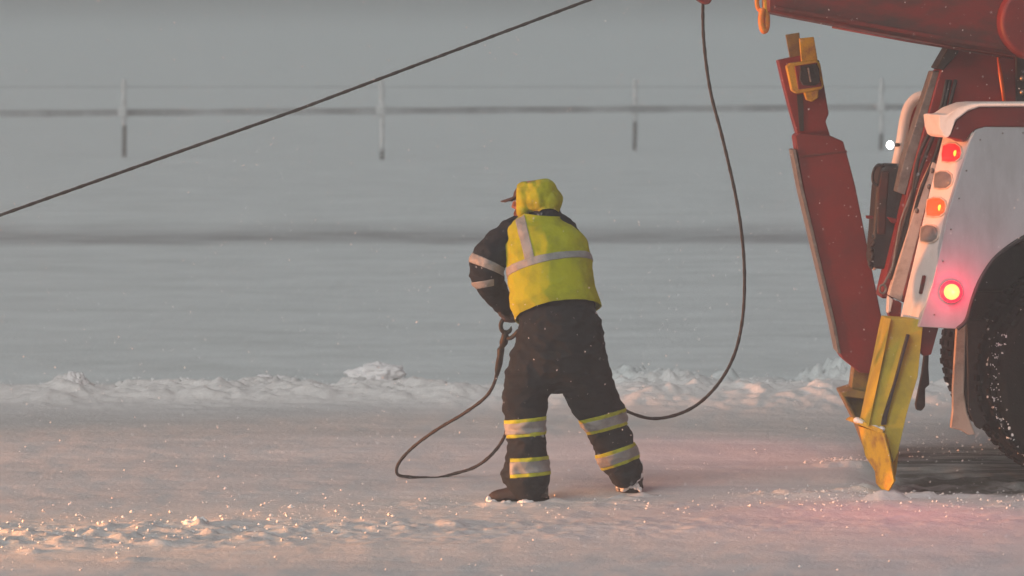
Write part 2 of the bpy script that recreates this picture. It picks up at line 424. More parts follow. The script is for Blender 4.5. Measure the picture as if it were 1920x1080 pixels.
# ------------------------------------------------------------------ distant fence
def fence():
    posts = ((233, 296, 150, 236), (716, 301, 146, 284), (1190, 284, 150, 228), (1652, 283, 148, 252))
    ref = G(716, 300, .22)
    root = empty('roadside_fence', (ref.x, ref.y, .2), 'distant fence of tall snow-plastered posts with a dark rail and a thin top wire', 'fence')
    tops = []
    for px, by, ty, sp in posts:
        g = G(px, by, .1); D = g.y; k = D / F
        x = g.x; z0 = .12; zt = W(px, ty, D).z; zs = W(px, sp, D).z; zr = W(px, 208 - (px - 700) * .007, D).z
        mb = MB(); rr = .05
        mb.tube([(x, D, z0), (x + .01, D, (z0 + zt) / 2), (x, D, zt)], [rr * 1.1, rr, rr * .8], 10)
        mb.v = [v for v in mb.v]
        p = mb.build('post', M['postdark'], root, smooth=True)
        s = MB(); n = 14; pts = []; rad = []
        rnd = random.Random(px)
        for i in range(n + 1):
            t = i / n; pts.append((x + rnd.uniform(-.012, .012), D - .03, zs + (zt + .03 - zs) * t)); rad.append((.05 + .022 * rnd.random()) * (.6 if i in (0, n) else 1))
        s.tube(pts, rad, 10)
        s.build('snow_crust', M['postsnow'], p, smooth=True)
        b = MB(); b.box((x - .02, D - .1, zr + .02), .2, .12, .24)
        b.build('bracket', M['postsnow'], p, bevel=.04)
        tops.append((x, D, zr, W(px, 163, D).z))
    def ext(i, j, k):  # extrapolate along the line
        a, b = Vector(tops[i]), Vector(tops[j]); return a + (b - a) * k
    a = Vector(tops[0]); b = Vector(tops[3]); dv = (b - a) / 3
    n = 120; L0 = a - dv * 3; L1 = b + dv * 3
    mb = MB(); rings = []
    for i in range(n + 1):
        p = L0 + (L1 - L0) * i / n
        hh = .075 + .02 * noise.noise(Vector((i * .35, 1, 0)))
        zc = p.z + .012 * noise.noise(Vector((i * .6, 5, 0)))
        rings.append([(p.x, p.y + .06, zc - hh), (p.x, p.y + .12, zc - hh), (p.x, p.y + .12, zc + hh), (p.x, p.y + .06, zc + hh)])
    mb.loft(rings); mb.build('rail', M['rail'], root)
    mb = MB(); mb.tube([(p.x, p.y + .06, p[3] if False else 0) for p in []] or [tuple(Vector((q[0], q[1] + .06, q[3]))) for q in (L0, L1)], .008, 6)
    mb.build('top_wire', M['rail'], root)
fence()

# ------------------------------------------------------------------ cables
def cable_pts(seq, step=10): return spline([W(*p) for p in seq], step)
def rope(name, pts, r, parent=None):
    """twisted wire rope: a tube with lobed section that turns along its length"""
    P = [Vector(p) for p in pts]
    # resample
    L = [0]
    for i in range(1, len(P)): L.append(L[-1] + (P[i] - P[i - 1]).length)
    tot = L[-1]; n = int(tot / .012); out = []; j = 0
    for i in range(n + 1):
        s = tot * i / n
        while j < len(L) - 2 and L[j + 1] < s: j += 1
        t = (s - L[j]) / max(1e-9, L[j + 1] - L[j]); out.append(P[j].lerp(P[j + 1], min(1, t)))
    mb = MB(); rings = []; up = Vector((0, 1, .01)).normalized(); m = 12
    for i, p in enumerate(out):
        t = (out[min(i + 1, n)] - out[max(i - 1, 0)]).normalized()
        a = (up - t * up.dot(t)).normalized(); b = t.cross(a); up = a
        tw = i * .012 / .10 * 2 * math.pi
        rings.append([p + (a * math.cos(q) + b * math.sin(q)) * r * (1 + .16 * math.cos(6 * q / 1 + tw)) for q in [2 * math.pi * k / m for k in range(m)]])
    mb.loft(rings)
    return mb.build(name, M['cable'], parent, smooth=True)

HEAD = (1322, -75, 21.0)
tow = rope('tow_cable', [W(-500, 578, 20.2), W(-250, 492, 20.35), W(0, 403.5, 20.5), W(560, 205, 20.75), W(1104, 0, 20.95), W(1300, -76, 21.0)], .0085)
tag(tow, 'taut steel wire rope running diagonally from the boom head down to the left edge', 'cable')
wc = rope('winch_cable', cable_pts([(1321, -50, 21.02), (1318, 10, 21.0), (1320, 80, 21.0), (1332, 170, 20.98), (1355, 260, 20.96), (1378, 360, 20.93), (1391, 440, 20.9), (1396, 520, 20.9), (1392, 600, 20.9),
          (1375, 670, 20.9), (1340, 728, 20.9), (1290, 769, 20.9), (1225, 785, 20.9), (1165, 766, 20.85), (1120, 735, 20.7), (1085, 690, 20.55), (1045, 655, 20.45), (1005, 655, 20.4), (978, 715, 20.5), (958, 775, 20.7), (945, 820, 20.95), (922, 852, 21.0), (890, 876, 21.05),
          (845, 890, 21.07), (822, 896, 21.035), (798, 896, 21.02), (765, 894, 20.98), (745, 889, 20.97), (748, 868, 20.93), (775, 838, 20.9), (820, 805, 20.75), (870, 775, 20.6), (910, 745, 20.5), (928, 715, 20.4), (934, 680, 20.32)], 8), .0088)
tag(wc, 'slack steel wire rope hanging in a long loop behind the worker up to his hands', 'cable')
# hook assembly
hk = MB()
hk.tube(spline([W(958, 601, 20.22), W(951, 597, 20.22), W(943, 600, 20.22), W(939, 609, 20.22), W(941, 619, 20.22), W(948, 624, 20.22), W(956, 620, 20.22), W(959, 612, 20.22)], 5), [.006] * 5 + [.0125] * 26 + [.010, .009, .007, .005, .003], 10)
hk.tube([W(947, 620, 20.22), W(947, 632, 20.23), W(944, 643, 20.24), W(941, 652, 20.25)], [.014, .022, .024, .012], 12)
hook = hk.build('hook', M['hookiron'], wc, smooth=True)
fr = MB(); fr.tube([W(942, 648, 20.25), W(939, 656, 20.26), W(938, 668, 20.27), W(936, 680, 20.29), W(933, 694, 20.32), W(932, 704, 20.33)], [.012, .021, .018, .020, .017, .010], 12)
fr.build('ferrule', M['hookiron'], wc, smooth=True)
sh = MB(); sh.tube(spline([W(948, 634, 20.23), W(957, 634, 20.21), W(965, 628, 20.2), W(972, 620, 20.18)], 4), .012, 10)
sh.build('latch', M['hookiron'], hook, smooth=True)

# ------------------------------------------------------------------ recovery truck
TR = empty('recovery_truck', W(1880, 700, 21.5) * 1.0, 'red and white recovery truck at the right edge with lit tail lamps and yellow outriggers', 'recovery truck')
TR.location = (2.9, 21.5, 0)
AX = Vector((-math.sin(R(10)), math.cos(R(10)), 0))     # across the truck, away from the camera
HD = Vector((math.cos(R(10)), math.sin(R(10)), 0))      # heading
def prism(name, pts, D, th, m, parent=TR, bevel=.006, **kw):
    return MB().prism(pts, D, th).build(name, m, parent, bevel=bevel, **kw)

# boom
bo = prism('boom', [(1441, 22), (1474, 29), (1578, 49), (1782, 87), (2300, 165), (2300, -230), (1436, -160)], 20.75, .55, M['redgrime'], bevel=.015)
prism('edge_flange', [(1452, 10), (1578, 34), (1782, 71), (2300, 148), (2300, 155), (1782, 78), (1578, 41), (1452, 17)], 20.728, .024, M['redgrime'], parent=bo, bevel=.003)
inn = prism('inner_boom', [(1300, -150), (1440, -135), (1440, -10), (1300, -45)], 20.85, .35, M['redgrime'], parent=bo)
bh = prism('boom_head', [(1292, -130), (1300, -20), (1308, 0), (1321, 8), (1330, 8), (1335, 0), (1346, -30), (1350, -130)], 20.9, .2, M['redgrime'], bevel=.01)
mb = MB(); mb.cyl(W(1322, -70, 20.88), W(1322, -70, 21.12), .12, 28); mb.build('sheave', M['steel'], bh, bevel=.01)
# hanging orange link under the boom end
lk = MB(); ring = [W(1427 + 8 * math.cos(a), 4 + 16 * math.sin(a), 20.9) for a in [2 * math.pi * i / 20 for i in range(20)]]
lk.tube(ring, .013, 8, close=True)
lk.tube(spline([W(1430, 16, 20.88), W(1427, 35, 20.88), W(1429, 52, 20.88), W(1433, 58, 20.88), W(1437, 52, 20.9), W(1438, 35, 20.9), W(1436, 14, 20.9)], 5), .0185, 8)
lk.build('hanging_link', M['orange'], bo, smooth=True)
prism('link_bracket', [(1432, -30), (1449, -30), (1446, 20), (1436, 24), (1432, 10)], 20.88, .1, M['yellowrust'], parent=bo)
# mast under the boom
ma = prism('mast', [(1794, 93), (1912, 100), (1912, 210), (1800, 330), (1700, 560), (1652, 560), (1688, 410), (1713, 309), (1762, 133)], 21.0, .35, M['red'], bevel=.012)
prism('edge_strip', [(1749, 133), (1762, 133), (1713, 309), (1697, 366), (1681, 360), (1694, 301)], 21.02, .22, M['greytrim'], parent=ma)
prism('mast_cap', [(1781, 84), (1800, 88), (1796, 100), (1768, 132), (1756, 127)], 20.98, .3, M['black'], parent=ma)
prism('pivot_housing', [(1905, 96), (1990, 100), (1990, 205), (1906, 200)], 20.96, .4, M['black'], parent=ma)
for yb in (147, 173): mb = MB(); mb.cyl(W(1918, yb, 20.93), W(1918, yb, 20.98), .018, 14); mb.build('bolt', M['steel'], ma, smooth=True)
mb = MB(); mb.tube([W(1871, 107, 20.97), W(1876, 140, 20.965), W(1880, 170, 20.96), W(1883, 193, 20.95)], [.006, .013, .011, .010], 12); mb.build('amber_strip', M['amberstrip'], ma, smooth=True)
for k_, (xa, dx) in enumerate(((1742, 0), (1752, 8), (1736, -6))):
    mb = MB(); mb.tube(spline([W(xa + 40, 150, 20.97), W(xa + 24, 215, 20.93), W(xa - 6 + dx, 290, 20.92), W(xa - 26, 350 + 9 * k_, 20.9), W(xa - 44, 430, 20.93), W(xa - 66, 500 + 12 * k_, 20.97)], 6), .011, 8)
    mb.build('hydraulic_hose', M['black'], ma, smooth=True)
for ya, yb in ((40, 62), (55, 78)):
    mb = MB(); mb.tube([W(1560, ya - 4, 20.745), W(1700, ya + 22, 20.745), W(1900, yb + 32, 20.745)], .006, 6); mb.build('weld_seam', M['redgrime'], bo, smooth=True)
# rounded winch drum at the upper right
mb = MB(); c = W(1948, 40, 20.6); mb.cyl(c, c + Vector((0, .3, 0)), .22, 40); mb.build('winch_drum', M['red'], TR, bevel=.03, seg=3)

# far outrigger
orr = prism('outrigger', [(1491, 256), (1500, 249), (1556, 254), (1581, 265), (1590, 296), (1604, 350), (1634, 500), (1662, 640), (1650, 702), (1612, 699), (1598, 688), (1580, 674), (1574, 662), (1566, 609), (1506, 356)], 21.75, .3, M['red_far'], bevel=.008)
prism('edge_highlight', [(1486, 282), (1492, 280), (1507, 356), (1567, 609), (1577, 664), (1571, 662), (1560, 609), (1500, 356)], 21.74, .3, M['greytrim'], parent=orr, bevel=.003)  # grey plate paints in the highlight on the beam's side face
prism('weld_seam', [(1498, 292), (1588, 282), (1589, 286), (1499, 296)], 21.742, .02, M['redgrime'], parent=orr, bevel=.002)
prism('upper_arm', [(1459, 113), (1500, 104), (1536, 113), (1545, 160), (1554, 213), (1548, 228), (1557, 256), (1495, 251), (1482, 206), (1470, 160)], 21.82, .2, M['red_far'], parent=orr)
prism('guide_slot', [(1494, 178), (1506, 176), (1507, 246), (1499, 246)], 21.815, .03, M['black'], parent=orr, bevel=.002)
prism('fin', [(1473, 65), (1499, 61), (1503, 118), (1481, 108)], 21.86, .03, M['brownyellow'], parent=orr, bevel=.003)
prism('fin', [(1499, 72), (1526, 69), (1534, 118), (1503, 120)], 21.78, .05, M['yellowrust'], parent=orr, bevel=.004)
shs = prism('sheave_housing', [(1474, 124), (1482, 118), (1531, 112), (1538, 118), (1545, 160), (1540, 168), (1493, 176), (1484, 170)], 21.72, .10, M['yellowrust'], parent=orr, bevel=.01, seg=3)
prism('frame', [(1490, 124), (1532, 117), (1541, 162), (1497, 168)], 21.705, .05, M['red_far'], parent=shs, bevel=.006)
prism('sheave', [(1500, 124), (1530, 119), (1536, 128), (1537, 154), (1528, 161), (1506, 160), (1499, 150)], 21.695, .03, M['black'], parent=shs, bevel=.006)
prism('pin', [(1514, 127), (1517, 127), (1522, 153), (1519, 154)], 21.688, .02, M['steel'], parent=shs, bevel=.001)
prism('lug', [(1506, 167), (1536, 163), (1534, 184), (1523, 191), (1512, 188)], 21.74, .07, M['yellowrust'], parent=orr, bevel=.008)
il = prism('inner_leg', [(1602, 680), (1650, 690), (1640, 760), (1594, 740)], 21.82, .18, M['brownyellow'], parent=orr)
# far spade foot, a plate with a wedge below
ft = MB(); ft.prism([(1577, 737), (1600, 730), (1660, 742), (1660, 752), (1583, 744)], 21.7, .34)
ft.prism([(1580, 742), (1652, 752), (1658, 862), (1650, 880), (1634, 868), (1612, 802)], 21.8, .05)
ft.prism([(1577, 738), (1582, 738), (1618, 805), (1644, 873), (1638, 874), (1610, 803)], 21.7, .34)
ft.build('spade_foot', M['brownyellow'], orr, bevel=.004)

# near outrigger
nr = MB()
nr.prism([(1670, 596, 20.5), (1732, 600, 20.42), (1721, 707, 20.42), (1701, 774, 20.4), (1684, 849, 20.38), (1675, 868, 20.38), (1664, 826, 20.38), (1628, 800, 20.4)], ext=AX * .2)
neo = nr.build('outrigger', M['yellow'], TR, bevel=.005)
e = MB(); e.prism([(1660, 596, 20.56), (1671, 597, 20.45), (1629, 800, 20.38), (1614, 792, 20.49)], ext=AX * .1 + Vector((.02, 0, 0))); e.build('leg_flank', M['yellow'], neo, bevel=.004)
prism('slot', [(1701, 628), (1706, 628), (1680, 720), (1664, 780), (1662, 796), (1652, 797), (1655, 782), (1676, 718)], 20.37, .06, M['black'], parent=neo, bevel=.002)
e = MB(); e.prism([(1607, 795, 20.46), (1616, 789, 20.44), (1656, 806, 20.33), (1655, 814, 20.33)], ext=AX * .26); e.build('shoe_plate', M['yellowrust'], neo, bevel=.004)
e = MB()
pa = [W(1609, 798, 20.5), W(1658, 814, 20.30), W(1676, 902, 20.30), W(1660, 929, 20.33), W(1642, 906, 20.40), W(1640, 884, 20.44), W(1622, 855, 20.5)]
e.add(pa + [p + Vector((.015, .03, 0)) for p in pa], [list(range(7)), list(range(13, 6, -1))] + [[i, (i + 1) % 7, 7 + (i + 1) % 7, 7 + i] for i in range(7)])
pb = [W(1658, 814, 20.30), W(1686, 846, 20.55), W(1680, 890, 20.5), W(1676, 902, 20.30)]
e.add(pb + [p + Vector((-.005, .03, 0)) for p in pb], [[0, 1, 2, 3], [7, 6, 5, 4], [0, 1, 5, 4], [1, 2, 6, 5], [2, 3, 7, 6], [3, 0, 4, 7]])
e.build('spade_foot', M['yellowrust'], neo, bevel=.004)
e = MB(); e.tube([W(1656, 812, 20.285), W(1668, 858, 20.285), W(1676, 902, 20.29), W(1662, 927, 20.32)], .007, 8); e.build('weld_bead', M['yellowrust'], neo, smooth=True)
sn = MB(); rq = random.Random(8)
for t in range(12):
    u = t / 11; a_ = W(1609, 792, 20.44).lerp(W(1655, 808, 20.34), u) + Vector((0, .05 + .06 * rq.random(), .006)); sn.ell(a_, .022, .05, .010 + .008 * rq.random(), n=8, m=6)
sn.build('caught_snow', M['snowlump'], neo, smooth=True)
prism('outrigger_housing', [(1712, 600), (1764, 600), (1746, 665), (1731, 668), (1722, 650)], 20.5, .3, M['red'])

# near corner panel: pale chamfered rear face carrying the lamps, grey side panel facing the camera
DL, DR_ = 20.75, 20.42
def rearD(px, py):   # the lamp face turns away to the left
    xr = 1722 + (613 - py) * (101 / 366); xl = 1686 + (602 - py) * (80 / 348)
    t = (px - xl) / (xr - xl); return DL + (DR_ - DL) * t
rp = MB(); out = [(1768, 254), (1800, 248), (1823, 247), (1808, 300), (1777, 402), (1749, 532), (1722, 613), (1697, 608), (1687, 598), (1712, 492), (1745, 350)]
rp.prism([(x, y, rearD(x, y)) for x, y in out], ext=HD * .12 + AX * .08)
rpo = rp.build('rear_panel', M['white'], TR, bevel=.006)
def facing(): return (W(1700, 600, DL) - W(1722, 613, DR_)).cross(Vector((0, 0, 1))).normalized()
NV = (W(1777, 402, rearD(1777, 402)) - W(1731, 402, rearD(1731, 402))).normalized(); NV = Vector((NV.y, -NV.x, 0)).normalized()
if NV.y > 0: NV = -NV
def lamp(px, py, m, name, bulb=False, s=17.5):
    shape = [(-.95, -.75), (-.3, -1), (.35, -.95), (.85, -.6), (1, 0), (.85, .55), (.3, .95), (-.4, 1), (-1.05, .9), (-1.1, .2)]
    D = rearD(px, py)
    base = [W(px + s * a * 1.0, py + s * b, rearD(px + s * a, py + s * b)) for a, b in shape]
    c = sum(base, Vector()) / len(base)
    mb = MB(); rings = []
    for k, off in ((1.0, -.012), (1.0, .008), (.82, .018), (.45, .024)):
        rings.append([c + (p - c) * k + NV * off for p in base])
    mb.loft(rings); o = mb.build(name, m, rpo, smooth=True)
    mb = MB(); rr = [[c + (p - c) * k + NV * of for p in base] for k, of in ((1.12, -.01), (1.12, .006), (1.0, .009), (1.0, -.01))]
    mb.loft(rr, cap=False); mb.build('lamp_rim', M['cream'], o, smooth=True)
    if bulb:
        b = MB(); q = W(px + s * .62, py + s * .1, rearD(px + s * .6, py)) + NV * .022; b.ell(q, .011, .011, .019); b.build('bulb', M['bulb'], o, smooth=True)
    return o
lamp(1787, 286, M['redlens'], 'tail_lamp', True); lamp(1758, 388, M['orangelens'], 'tail_lamp', True)
for a in ((1771, 337), (1745, 438)):
    tag(lamp(*a, M['greylens'], 'tail_lamp', False, 16), 'unlit grey tail lamp')
prism('slot', [(1731, 517), (1736, 517), (1731, 551), (1724, 551)], 20.5, .05, M['redgrime'], parent=rpo, bevel=.002)
# side panel with wheel arch
arch = [(1722, 613), (1795, 617), (1812, 600), (1824, 560), (1838, 525), (1862, 488), (1892, 462), (1930, 440), (1985, 424), (2050, 420), (2115, 426), (2175, 450), (2220, 500), (2250, 560), (2262, 617), (2420, 620), (2420, 232)]
spn = MB(); spn.prism([(x, y, 20.4 + max(0, x - 1760) / 333 * .1) for x, y in [(1749, 532), (1777, 402), (1808, 300), (1819, 262), (1829, 243), (1847, 237), (1920, 236)][::-1] + [] + arch[:1] + arch[1:]], ext=AX * .06)
sp = spn.build('side_panel', M['sidewhite'], TR, bevel=.006)
for xb, yb in ((1838, 262), (1880, 250), (1918, 249), (1812, 320), (1798, 372), (1783, 430), (1768, 490), (1752, 590)):
    mb = MB(); q_ = W(xb, yb, 20.398 + max(0, xb - 1760) / 333 * .1); mb.ell(q_, .005, .004, .005, n=8, m=6); mb.build('rivet', M['greytrim'], sp, smooth=True)
# arch lip and dark liner
lipx = arch[1:16]
al = MB(); al.tube([W(x, y + 1, 20.39 + max(0, x - 1760) / 333 * .1) for x, y in spline([(a, b, 0) for a, b in lipx[:14]], 3) for _ in [0]] if False else [W(p.x, p.y, 20.40 + max(0, p.x - 1760) / 333 * .1) for p in spline([(a, b, 0) for a, b in lipx[:14]], 4)], .012, 8)
al.build('arch_lip', M['black'], sp, smooth=True)
ln = MB(); pts = [(a, b) for a, b in lipx[:14]]
rA = [W(x, y, 20.42 + max(0, x - 1760) / 333 * .1) for x, y in pts]; rB = [p + AX * .75 for p in rA]; rC = [p + Vector((0, 0, .03)) + AX * .75 for p in rA]; rD = [p + Vector((0, 0, .03)) for p in rA]
nP = len(pts); vv = rA + rB + rC + rD; ff = []
for i in range(nP - 1):
    for q in range(4):
        a0 = q * nP + i; b0 = ((q + 1) % 4) * nP + i; ff.append([a0, a0 + 1, b0 + 1, b0])
ff.append([0, nP, 2 * nP, 3 * nP]); ff.append([nP - 1, 2 * nP - 1, 3 * nP - 1, 4 * nP - 1])
ln.add(vv, ff).build('wheel_arch_liner', M['black'], sp)
# fender roll above the side panel
fr = MB(); fr.prism([(1775, 256, 20.44), (1783, 252, 20.42), (1793, 226, 20.42), (1816, 208, 20.42), (1837, 201, 20.42), (2420, 199, 20.55), (2420, 238, 20.55), (1847, 238, 20.42), (1829, 243, 20.42), (1817, 254, 20.42), (1808, 268, 20.42), (1800, 262, 20.43)], ext=AX * .16)
fro = fr.build('fender_band', M['red'], TR, bevel=.01)
fr = MB(); fr.prism([(1759, 214, 20.5), (1777, 215, 20.45), (1795, 203, 20.41), (1821, 193, 20.40), (1840, 191.5, 20.40), (2420, 189, 20.54), (2420, 199, 20.54), (1837, 201, 20.40), (1816, 208, 20.40), (1793, 226, 20.40), (1783, 252, 20.40), (1777, 260, 20.42), (1766, 254, 20.45), (1762, 240, 20.5)], ext=AX * .3)
fr.build('fender_trim', M['white'], fro, bevel=.012, seg=3)
# marker lamp
mk = MB(); c = W(1784, 547, 20.385); mk.tube([c, c + Vector((0, -.02, 0)), c + Vector((0, -.04, 0)), c + Vector((0, -.048, 0))], [.046, .044, .036, .018], 24); mko = mk.build('marker_lamp', M['markerlamp'], sp, smooth=True)
mk = MB(); mk.tube([c + Vector((0, .01, 0)), c + Vector((0, -.012, 0))], [.064, .060], 28); mk.build('lamp_bezel', M['markerlens'], mko, smooth=True)
point('marker_lamp_glow', c + Vector((.02, -.13, 0)), 3.2, (1, .008, .07), .03)
# second pale panel and bracket left of the lamp panel
st = MB(); st.prism([(1749, 303), (1757, 308), (1690, 566), (1666, 554), (1697, 451), (1729, 345)], 20.9, .12); bkt = st.build('folded_guard', M['cream'], TR, bevel=.006)
st = MB(); st.prism([(1757, 312), (1762, 314), (1697, 568), (1691, 566)], 20.86, .1); st.build('hinge_gap', M['redgrime'], bkt, bevel=.002)
prism('guard_foot', [(1670, 560), (1691, 568), (1688, 602), (1672, 603), (1665, 585)], 20.85, .14, M['red'], parent=bkt)
prism('guard_foot_cap', [(1666, 555), (1675, 562), (1670, 585), (1664, 588)], 20.83, .1, M['white'], parent=bkt)
for k, (x, y) in enumerate(((1753, 320), (1747, 350), (1724, 395))):
    c2 = W(x - 5, y, 20.9); mb = MB(); mb.ell(c2, .012, .012, .016); mb.build('bolt', M['greytrim'], bkt, smooth=True)
# far corner: white curved frame with lit white lamp
fc = MB(); fc.tube(spline([W(1745, 180, 22.7), W(1722, 182, 22.7), W(1706, 197, 22.7), W(1697, 222, 22.7), (W(1690, 265, 22.7)), W(1682, 305, 22.7), W(1655, 410, 22.7), W(1642, 470, 22.7), W(1634, 500, 22.7)], 5), .034, 14)
fco = fc.build('far_corner_frame', M['white'], TR, smooth=True)
prism('backing_panel', [(1712, 196), (1732, 190), (1735, 230), (1710, 300), (1690, 306), (1697, 245)], 22.75, .1, M['red_far'], parent=fco)
prism('lower_panel', [(1655, 400), (1690, 400), (1650, 500), (1638, 508), (1630, 478)], 22.72, .08, M['white'], parent=fco)
mb = MB(); c3 = W(1669, 272, 22.6); mb.ell(c3, .025, .02, .028); mb.build('work_lamp', M['whitelamp'], TR, smooth=True)
mb = MB(); mb.tube([c3 + Vector((0, .015, 0)), c3 + Vector((.06, .06, 0))], .012, 8); mb.build('lamp_bracket', M['greytrim'], fco, smooth=True)
# dark storage tube and handle
tb = MB(); tb.prism([(1650, 316), (1662, 308), (1700, 310), (1712, 320), (1700, 400), (1680, 500), (1660, 505), (1640, 504), (1632, 490), (1637, 433), (1643, 353)], 21.2, .3)
tbo = tb.build('storage_tube', M['black'], TR, bevel=.03, seg=3)
mb = MB(); mb.prism([(1652, 322), (1668, 320), (1662, 400), (1660, 440), (1645, 440), (1646, 360)], 21.19, .05); mb.build('side_plate', M['rustbrown'], tbo, bevel=.01)
mb = MB(); mb.tube(spline([W(1656, 310, 21.2), W(1647, 309, 21.2), W(1640, 316, 21.2), (W(1636, 330, 21.2)), W(1638, 343, 21.2), W(1646, 348, 21.2)], 5), .008, 8); mb.build('handle', M['black'], tbo, smooth=True)
rnd = random.Random(5)
mb = MB()
for i in range(16):
    t = i / 15; mb.ell(W(1640 - 8 * t + rnd.uniform(-2, 2), 430 + 70 * t, 21.2 + rnd.uniform(0, .05)), .014, .02, .016, n=8, m=6)
mb.build('hose_bundle', M['black'], tbo, smooth=True)
prism('lug', [(1624, 404), (1641, 405), (1641, 411), (1625, 410)], 21.25, .04, M['red_far'], parent=tbo, bevel=.003)
prism('lug', [(1664, 407), (1680, 410), (1690, 414), (1688, 420), (1672, 418)], 21.15, .05, M['red_far'], parent=tbo, bevel=.003)
mb = MB(); mb.tube(spline([W(1714, 347, 20.95), W(1700, 385, 20.85), W(1689, 415, 20.84), W(1682, 450, 20.84), W(1677, 480, 20.84), W(1672, 503, 20.82), W(1660, 527, 20.8), W(1655, 535, 20.8)], 5), .0065, 8)
cc = [W(1655 + 6 * math.cos(a), 542 + 8 * math.sin(a), 20.8) for a in [2 * math.pi * i / 16 for i in range(16)]]; mb.tube(cc, .007, 8, close=True)
mb.build('lanyard', M['greytrim'], TR, smooth=True)
# hanging strap under the housing
mb = MB(); mb.prism([(1733, 660), (1742, 662), (1741, 690), (1743, 722), (1735, 728), (1735, 762), (1728, 771), (1718, 769), (1716, 758), (1722, 730), (1728, 700)], 20.75, .04); mb.build('hanging_strap', M['black'], TR, bevel=.008)
# mudflap bracket
mb = MB(); mb.prism([(1794, 600), (1812, 600), (1808, 738), (1814, 775), (1829, 815), (1817, 816), (1800, 806), (1782, 803), (1786, 770), (1786, 727)], 20.85, .05); mb.build('mudflap_stay', M['cream'], TR, bevel=.008)
mb = MB(); mb.prism([(1812, 600), (1850, 600), (1850, 790), (1838, 806), (1829, 800), (1816, 770)], 20.95, .03); mb.build('mudflap', M['black'], TR, bevel=.006)

# wheels
def wheel(c, r, width, rim=True, tread=True):
    """c: centre of the outer face; axis AX"""
    c = Vector(c); up = Vector((0, 0, 1)); N = 64
    prof = [(.50, .03), (.62, .0), (.80, -.012), (.93, .0), (.975, .02), (.99, .05), (.99, width - .05), (.975, width - .02), (.93, width), (.62, width), (.50, width - .03)]
    rings = []
    for i in range(N * 2):
        a = 2 * math.pi * i / (N * 2); ring = []
        for k, (q, y) in enumerate(prof):
            rr = r * q
            if tread and k in (4, 5, 6, 7): rr -= .010 * (i % 4 < 2) if k in (5, 6) else .006 * (i % 4 < 2)
            ring.append(c + AX * y + HD * (rr * math.cos(a)) + up * (rr * math.sin(a)))
        rings.append(ring)
    rings.append(rings[0])
    root = MB()
    root.loft(rings, cap=False)
    # centre tread rib blocks
    for i in range(N):
        a = 2 * math.pi * (i + .3) / N
        for yy in (.32, .68):
            rot = Matrix((HD * math.cos(a) + up * math.sin(a), AX, -HD * math.sin(a) + up * math.cos(a))).transposed()
            root.box(c + AX * (width * yy + (.01 if i % 2 else -.01)) + (HD * math.cos(a) + up * math.sin(a)) * (r * .99), .022, width * .2, .035, rot)
    t = root.build('wheel', M['rubber'], TR)
    if rim:
        m = MB(); rr = []
        for q, y in ((.52, .01), (.50, .06), (.44, .08), (.30, .06), (.18, .02), (.12, -.02), (.02, -.03)):
            rr.append([c + AX * y + (HD * math.cos(a) + up * math.sin(a)) * (r * q) for a in [2 * math.pi * i / 40 for i in range(40)]])
        m.loft(rr); m.build('rim', M['greytrim'], t, smooth=True)
    return t
cw = W(2072, 712, 20.6); R0 = cw.z + .015
w1 = wheel((cw.x, cw.y, R0 - .015), R0, .30)
w2 = wheel(Vector((cw.x, cw.y, R0 - .015)) + AX * .36, R0, .30, rim=False)
# snow packed in the tread
mb = MB(); rnd = random.Random(11)
for i in range(230):
    a = math.pi * rnd.uniform(.86, 1.27); y = rnd.uniform(.02, .28)
    if rnd.random() < .6: y = rnd.gauss(.15, .04)
    p = Vector((cw.x, cw.y, R0 - .015)) + AX * y + (HD * math.cos(a) + Vector((0, 0, 1)) * math.sin(a)) * (R0 * .985)
    s = .0025 + .006 * rnd.random() ** 3
    mb.ell(p, s, s, s * 1.6, n=6, m=4)
mb.build('packed_snow', M['snowlump'], w1, smooth=False)['kind'] = 'stuff'
cf = W(1962, 656, 22.6); wheel((cf.x, cf.y, cf.z), cf.z, .3, rim=False)
# chassis, deck and underside: block the sky above the rut
ch = MB()
ch.box(Vector((3.2, 21.75, 1.22)) + HD * 1.3, 4.2, 1.1, .28, Matrix.Rotation(R(10), 3, 'Z')); ch.build('chassis', M['black'], TR, bevel=.02)
dk = MB(); dk.box(Vector((3.15, 21.8, 1.95)) + HD * 1.9, 4.2, 1.9, 1.0, Matrix.Rotation(R(10), 3, 'Z')); dk.build('body', M['sidewhite'], TR, bevel=.03)
ax = MB(); ax.cyl(Vector((cw.x, cw.y, R0)) + AX * .5, Vector((cw.x, cw.y, R0)) + AX * 2.3, .09, 16); ax.build('axle', M['black'], TR, smooth=True)
point('brake_lamp_glow', W(1776, 286, 20.55) + NV * .12, .35, (1, .05, .03), .04)
point('brake_lamp_glow', W(1745, 388, 20.6) + NV * .12, .35, (1, .12, .03), .04)
# red light thrown on the snow by the lamp clusters of the truck
spot('rear_cluster_light', (1.75, 22.6, 1.6), (.9, 22.0, 0), 26, (1, .16, .14), 120, .1, 1)
spot('rear_cluster_light', (2.35, 19.95, 1.15), (1.5, 18.0, 0), 36, (1, .08, .14), 130, .1, 1)

